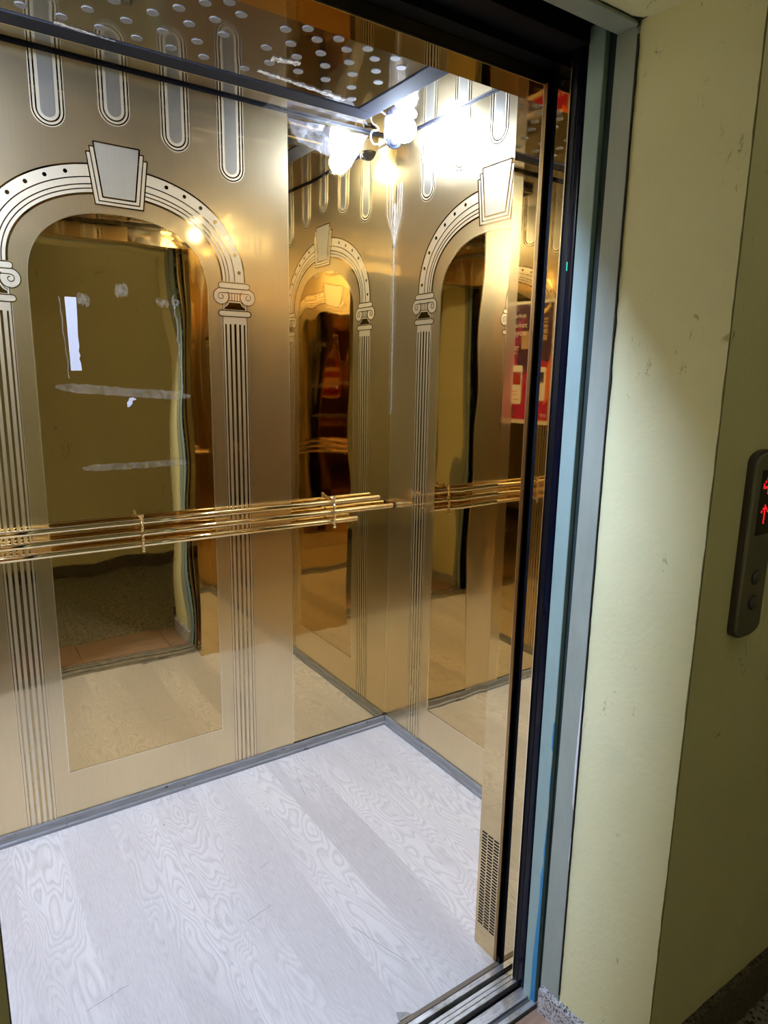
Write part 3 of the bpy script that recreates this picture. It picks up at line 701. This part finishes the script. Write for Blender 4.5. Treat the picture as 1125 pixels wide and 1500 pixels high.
for y0, z0, y1, z1 in ((-0.350, 1.47, -0.305, 1.55), (-0.262, 1.49, -0.232, 1.56), (-0.226, 1.50, -0.198, 1.575), (-0.262, 1.565, -0.23, 1.60), (-0.224, 1.582, -0.20, 1.605)):
    pr('shelf_picture', y0, y1, z0, z1, PTN, 0.0040)
for z in (1.50, 1.53, 1.556, 1.59): pr('picture_gap', -0.264, -0.196, z, z+0.005, PDK, 0.0046)
for y0, y1, z0, z1 in ((-0.410, -0.335, 1.215, 1.395), (-0.270, -0.193, 1.232, 1.385)):
    pr('offer_card', y0, y1, z0, z1, PCR, 0.0044, 0.010)
pr('card_picture', -0.404, -0.345, 1.305, 1.365, simple('poster_meat_red', (0.35, 0.03, 0.03), .4), 0.0050)
pr('card_picture', -0.260, -0.205, 1.315, 1.362, PDK, 0.0050)
for y0, y1, z in ((-0.400, -0.365, 1.272), (-0.400, -0.362, 1.256), (-0.400, -0.350, 1.234), (-0.262, -0.228, 1.280), (-0.262, -0.218, 1.256)): pr('small_print', y0, y1, z, z+0.004, POR, 0.0050)
pr('small_print', -0.408, -0.365, 1.478, 1.482, PCR, 0.0046); pr('small_print', -0.408, -0.370, 1.466, 1.470, PCR, 0.0046); pr('small_print', -0.408, -0.380, 1.450, 1.454, PCR, 0.0046)
for k in range(3): pr('badge', -0.408, -0.378, 1.160+0.011*k, 1.168+0.011*k, PDK, 0.0046)
def text_on(nm, s, y, z, size, mat, par, base, lift):
    cu = bpy.data.curves.new(nm, 'FONT'); cu.body = s; cu.size = size; cu.extrude = 0.0002
    to = bpy.data.objects.new(nm, cu); COL.objects.link(to)
    me = bpy.data.meshes.new_from_object(to.evaluated_get(bpy.context.evaluated_depsgraph_get())); bpy.data.objects.remove(to)
    me.materials.clear()
    o = mesh_obj(nm, me, mat, par); o.location = (lift, y-base[0], z-base[1]); o.rotation_euler = (math.pi/2, 0, math.pi/2); return o
bpy.context.view_layer.update()
for s_, y, z, sz in (('market', -0.413, 1.612, 0.029), ('market', -0.413, 1.568, 0.031), ('reyos\u0131', -0.413, 1.532, 0.037)):
    text_on('poster_lettering', s_, y, z, sz, PCR, po, (-0.3155, 1.404), 0.0052)
text_on('poster_lettering', '91E', -0.209, 1.158, 0.022, PCR, po, (-0.3155, 1.404), 0.0052)
b = B(); ribbon(b, arc(-0.228+0.3155, 1.166-1.404, 0.007, 0, 340, 12), 0.002, 0, -0.0005, True)
o = b.obj('poster_ring_mark', PCR, po); o.rotation_euler = (0, 0, math.pi/2); o.location = (0.0048, 0, 0)

# ------------------------------------------------------------------ call panel on the landing wall
cp_ = empty('call_panel', (-0.250, YW, 1.064)); cp_.scale = (0.968, 0.968, 0.968); tag(cp_, 'grey rounded lift call panel with red display on the shaded yellow wall', 'call panel')
BTN = simple('button_grey', (0.16, 0.16, 0.18), 0.3, 0.6); BRG = simple('button_ring_dark', (0.03, 0.03, 0.03), 0.5)
CPM = simple('grey_brushed_call_panel', (0.27, 0.26, 0.24), 0.33, 0.8); CPS = simple('dark_call_panel_rim', (0.10, 0.08, 0.07), 0.45, 0.5)
def panel_outline(wd, h, rise):
    k = 12; t_ = [(wd/2*math.cos(math.radians(180*i/k)), h/2+rise*math.sin(math.radians(180*i/k))) for i in range(k+1)]
    return t_+[(-x, -z) for x, z in t_]
for nm, wd, h, mt, y0, y1 in (('back_shell', 0.084, 0.292, CPS, 0.0, -0.010), ('front_plate', 0.078, 0.284, CPM, -0.010, -0.0155)):
    b = B(); plate(b, panel_outline(wd, h, 0.020), y0, y1); bevel(b.obj(nm, mt, cp_), 0.003, 3)
b = B(); plate(b, [(-0.020, 0.021), (0.022, 0.021), (0.022, 0.133), (-0.020, 0.133)], -0.0150, -0.0160); disp = b.obj('display', simple('display_glass', (0.004, 0.004, 0.006), 0.08), cp_)
def led(name, rows_, x0, z0, px=0.0048, r=0.0021):
    b = B()
    for j, row in enumerate(rows_):
        for i, ch in enumerate(row):
            if ch == '#': plate(b, arc(x0+i*px, z0-j*px, r*1.15, 0, 330, 9), -0.0160, -0.0163)
    return b.obj(name, RED, disp)
led('red_digit', ['...#.', '..##.', '.#.#.', '#..#.', '#####', '...#.', '...#.'], -0.0105, 0.1225)
led('red_arrow', ['..#..', '.###.', '#.#.#', '..#..', '..#..', '..#..', '..#..'], -0.0085, 0.0715)
for z in (-0.054, -0.100):
    b = B().tube([(0.002, -0.0150, z), (0.002, -0.0175, z), (0.002, -0.0190, z)], [0.0118, 0.0118, 0.0098], 24)
    merge_smooth(b.obj('call_button', BTN, cp_), 40)
    B().tube([(0.002, -0.0149, z), (0.002, -0.0160, z)], 0.0138, 24).obj('button_ring', BRG, cp_)

# ------------------------------------------------------------------ paper and tape left on the mirrors
def blob_plate(name, pts, mat, y0=-0.0009, y1=-0.0016):
    b = B(); plate(b, pts, y0, y1); return b.obj(name, mat)
o = blob_plate('paper_scrap', [(-1.047, 1.5205), (-1.044, 1.331), (-1.017, 1.332), (-1.0185, 1.352), (-1.0215, 1.362), (-1.0185, 1.372), (-1.022, 1.382), (-1.0195, 1.395), (-1.021, 1.42), (-1.0195, 1.4700), (-1.0190, 1.521)], WHITE, -0.0009, -0.0018)
tag(o, 'tall white paper strip stuck on the back arch mirror', 'paper')
o = blob_plate('paper_scrap', [(-0.9050, 1.233), (-0.8990, 1.2335), (-0.8900, 1.2440), (-0.8905, 1.2500), (-0.8790, 1.2545), (-0.8880, 1.2600), (-0.8980, 1.2585), (-0.9010, 1.2500), (-0.9050, 1.2460)], WHITE, -0.0009, -0.0018)
tag(o, 'tiny torn white paper fleck below the upper tape strip', 'paper')
def tape(name, x0, x1, z0, z1, hgt, label, seed, mat=TAPE, n=26, amp=0.004):
    random.seed(seed); A = []; Bq = []
    for i in range(n+1):
        t_ = i/n; x = x0+(x1-x0)*t_; z = z0+(z1-z0)*t_; h = hgt*min(1, 0.35+6*t_, 0.35+6*(1-t_))
        A.append((x, z+h/2+random.uniform(-amp, amp)*0.4)); Bq.append((x, z-h/2+random.uniform(-amp, amp)*0.4))
    b = B(); strip(b, A, Bq, -0.0010, -0.0022); return tag(b.obj(name, mat), label, 'tape')
tape('tape_strip', -1.085, -0.725, 1.288, 1.262, 0.024, 'long yellowed clear tape strip across the upper back mirror', 1)
tape('tape_strip', -1.034, -0.737, 1.066, 1.068, 0.018, 'long yellowed clear tape strip just above the handrail', 2)
tape('tape_strip', -1.018, -0.985, 1.520, 1.512, 0.026, 'small tape remnant beside the top of the tall paper strip', 3, amp=0.012)
tape('tape_strip', -0.920, -0.885, 1.545, 1.550, 0.030, 'small square tape remnant in the middle of the back mirror', 4, amp=0.012)
tape('tape_strip', -0.812, -0.775, 1.525, 1.522, 0.018, 'small tape remnant near the right edge of the back mirror', 5, amp=0.012)
def wisp(name, pts, r, mat, label, cat):
    b = B(); b.tube(pts, r, 6); return tag(b.obj(name, mat, None, True), label, cat)
random.seed(21)
def wig(x0, z0, x1, z1, n, amp): return [(x0+(x1-x0)*i/n+random.uniform(-amp, amp), -0.0035+random.uniform(-0.0008, 0.0008), z0+(z1-z0)*i/n) for i in range(n+1)]
wisp('film_curl', wig(-1.060, 1.52, -1.050, 1.31, 12, 0.002), 0.0012, CAULK, 'thin curl of clear film along the left of the tall paper strip', 'film')
wisp('film_curl', wig(-0.762, 1.55, -0.745, 1.27, 24, 0.004), 0.0018, CAULK, 'crumpled clear film thread down the right of the back mirror', 'film')
pts = [(-0.757+0.012*math.cos(a/3.0)*(1-a/60), -0.004, 1.525+0.010*math.sin(a/3.0)*(1-a/60)) for a in range(40)]
wisp('film_knot', pts, 0.0013, CAULK, 'small knot of clear film near the right edge of the back mirror', 'film')
# silicone thread in the wall corner
random.seed(31); A = []
b = B(); n = 110; rr = []
for i in range(n+1):
    z = 1.90-0.70*i/n; A.append((-0.006+random.uniform(-0.0015, 0.0015), -0.006+random.uniform(-0.0015, 0.0015), z))
    rr.append((0.0035 if z > 1.82 else 0.0016)+random.uniform(0, 0.0024))
b.tube(A, rr, 6)
for k, (dx, dy) in enumerate(((-0.034, 0.001), (-0.022, 0), (0, -0.028), (0, -0.040), (-0.012, 0), (0, -0.014))):
    b.tube([(-0.004+dx, -0.004+dy-0.001, 1.96), (-0.004+dx*0.9, -0.004+dy*0.9, 1.86), (-0.005+dx*0.25, -0.005+dy*0.25, 1.80), (-0.005, -0.005, 1.76)], 0.0014, 5)
tag(b.obj('silicone_bead', CAULK, None, True), 'crinkled clear silicone bead running down the rear right corner', 'sealant')
# clear plastic film hanging from the frame on the back wall, and dirty tape on the ceiling panel
random.seed(41)
def sheet(name, quad, nu, nv, amp, mat, label, cat, nrm):
    q = [Vector(p) for p in quad]; nrm = Vector(nrm); vs = []
    for j in range(nv+1):
        for i in range(nu+1):
            a = q[0].lerp(q[1], i/nu); c_ = q[3].lerp(q[2], i/nu); vs.append(a.lerp(c_, j/nv)+nrm*random.uniform(0, amp))
    b = B(); b.add(vs, [(j*(nu+1)+i, j*(nu+1)+i+1, (j+1)*(nu+1)+i+1, (j+1)*(nu+1)+i) for j in range(nv) for i in range(nu)])
    return tag(b.obj(name, mat, None, False), label, cat)
sheet('plastic_film', [(-0.405, -0.005, 2.08), (-0.12, -0.005, 2.085), (-0.18, -0.005, 1.98), (-0.37, -0.005, 2.02)], 9, 5, 0.010, FILM, 'crumpled clear plastic film on the back wall below the ceiling frame', 'film', (0, -1, 0))
sheet('plastic_film', [(-0.50, -0.02, 2.0795), (-0.25, -0.02, 2.0795), (-0.25, -0.13, 2.0795), (-0.50, -0.13, 2.0795)], 7, 4, 0.008, FILM, 'clear plastic film stretched under the ceiling edge near the bulb', 'film', (0, 0, -1))
DIRTY = clear('dirty_white_tape', 0.5, (0.8, 0.8, 0.82), 0.5, 90)
def ctape(a, c_, wd, label, seed):
    random.seed(seed); a = Vector(a); c_ = Vector(c_); d = (c_-a).normalized(); nn = Vector((-d.y, d.x)); A = []; n = 22; vs = []
    for i in range(n+1):
        p = a.lerp(c_, i/n); k = wd/2*random.uniform(0.5, 1.1); vs += [(p.x+nn.x*k, p.y+nn.y*k, ZP-0.0012), (p.x-nn.x*k, p.y-nn.y*k, ZP-0.0012)]
    b = B(); b.add(vs, [(2*i, 2*i+1, 2*i+3, 2*i+2) for i in range(n)]); tag(b.obj('ceiling_tape', DIRTY), label, 'tape')
ctape((-0.60, -0.250), (-0.33, -0.222), 0.020, 'dirty white tape along the inner edge of the ceiling frame', 7)
ctape((-0.60, -0.330), (-0.53, -0.345), 0.030, 'smudge of old tape on a disc of the ceiling panel', 8)
ctape((-0.93, -0.190), (-1.06, -0.205), 0.016, 'white triangular tape remnant on the ceiling frame at the left', 9)

# grime specks on the grey skirting and scratches on the floor
random.seed(77); b = B()
for x, y, L, a in ((-0.47, -0.20, 0.10, 1.35), (-0.80, -0.62, 0.07, 0.25), (-1.17, -0.66, 0.09, 0.2), (-0.72, -0.47, 0.03, 0.3), (-0.60, -0.86, 0.16, 1.9)):
    pts = [(x+L*(i/6-0.5)*math.cos(a)+random.uniform(-.002, .002), y+L*(i/6-0.5)*math.sin(a)+random.uniform(-.002, .002)) for i in range(7)]
    for i in range(6):
        d = (Vector(pts[i+1])-Vector(pts[i])).normalized()*0.0006
        b.add([(pts[i][0]-d.y, pts[i][1]+d.x, 0.0004), (pts[i][0]+d.y, pts[i][1]-d.x, 0.0004), (pts[i+1][0]+d.y, pts[i+1][1]-d.x, 0.0004), (pts[i+1][0]-d.y, pts[i+1][1]+d.x, 0.0004)], [(0, 1, 2, 3)])
b.obj('scratch', simple('scratch_grime', (0.22, 0.20, 0.19), 0.8), fl)
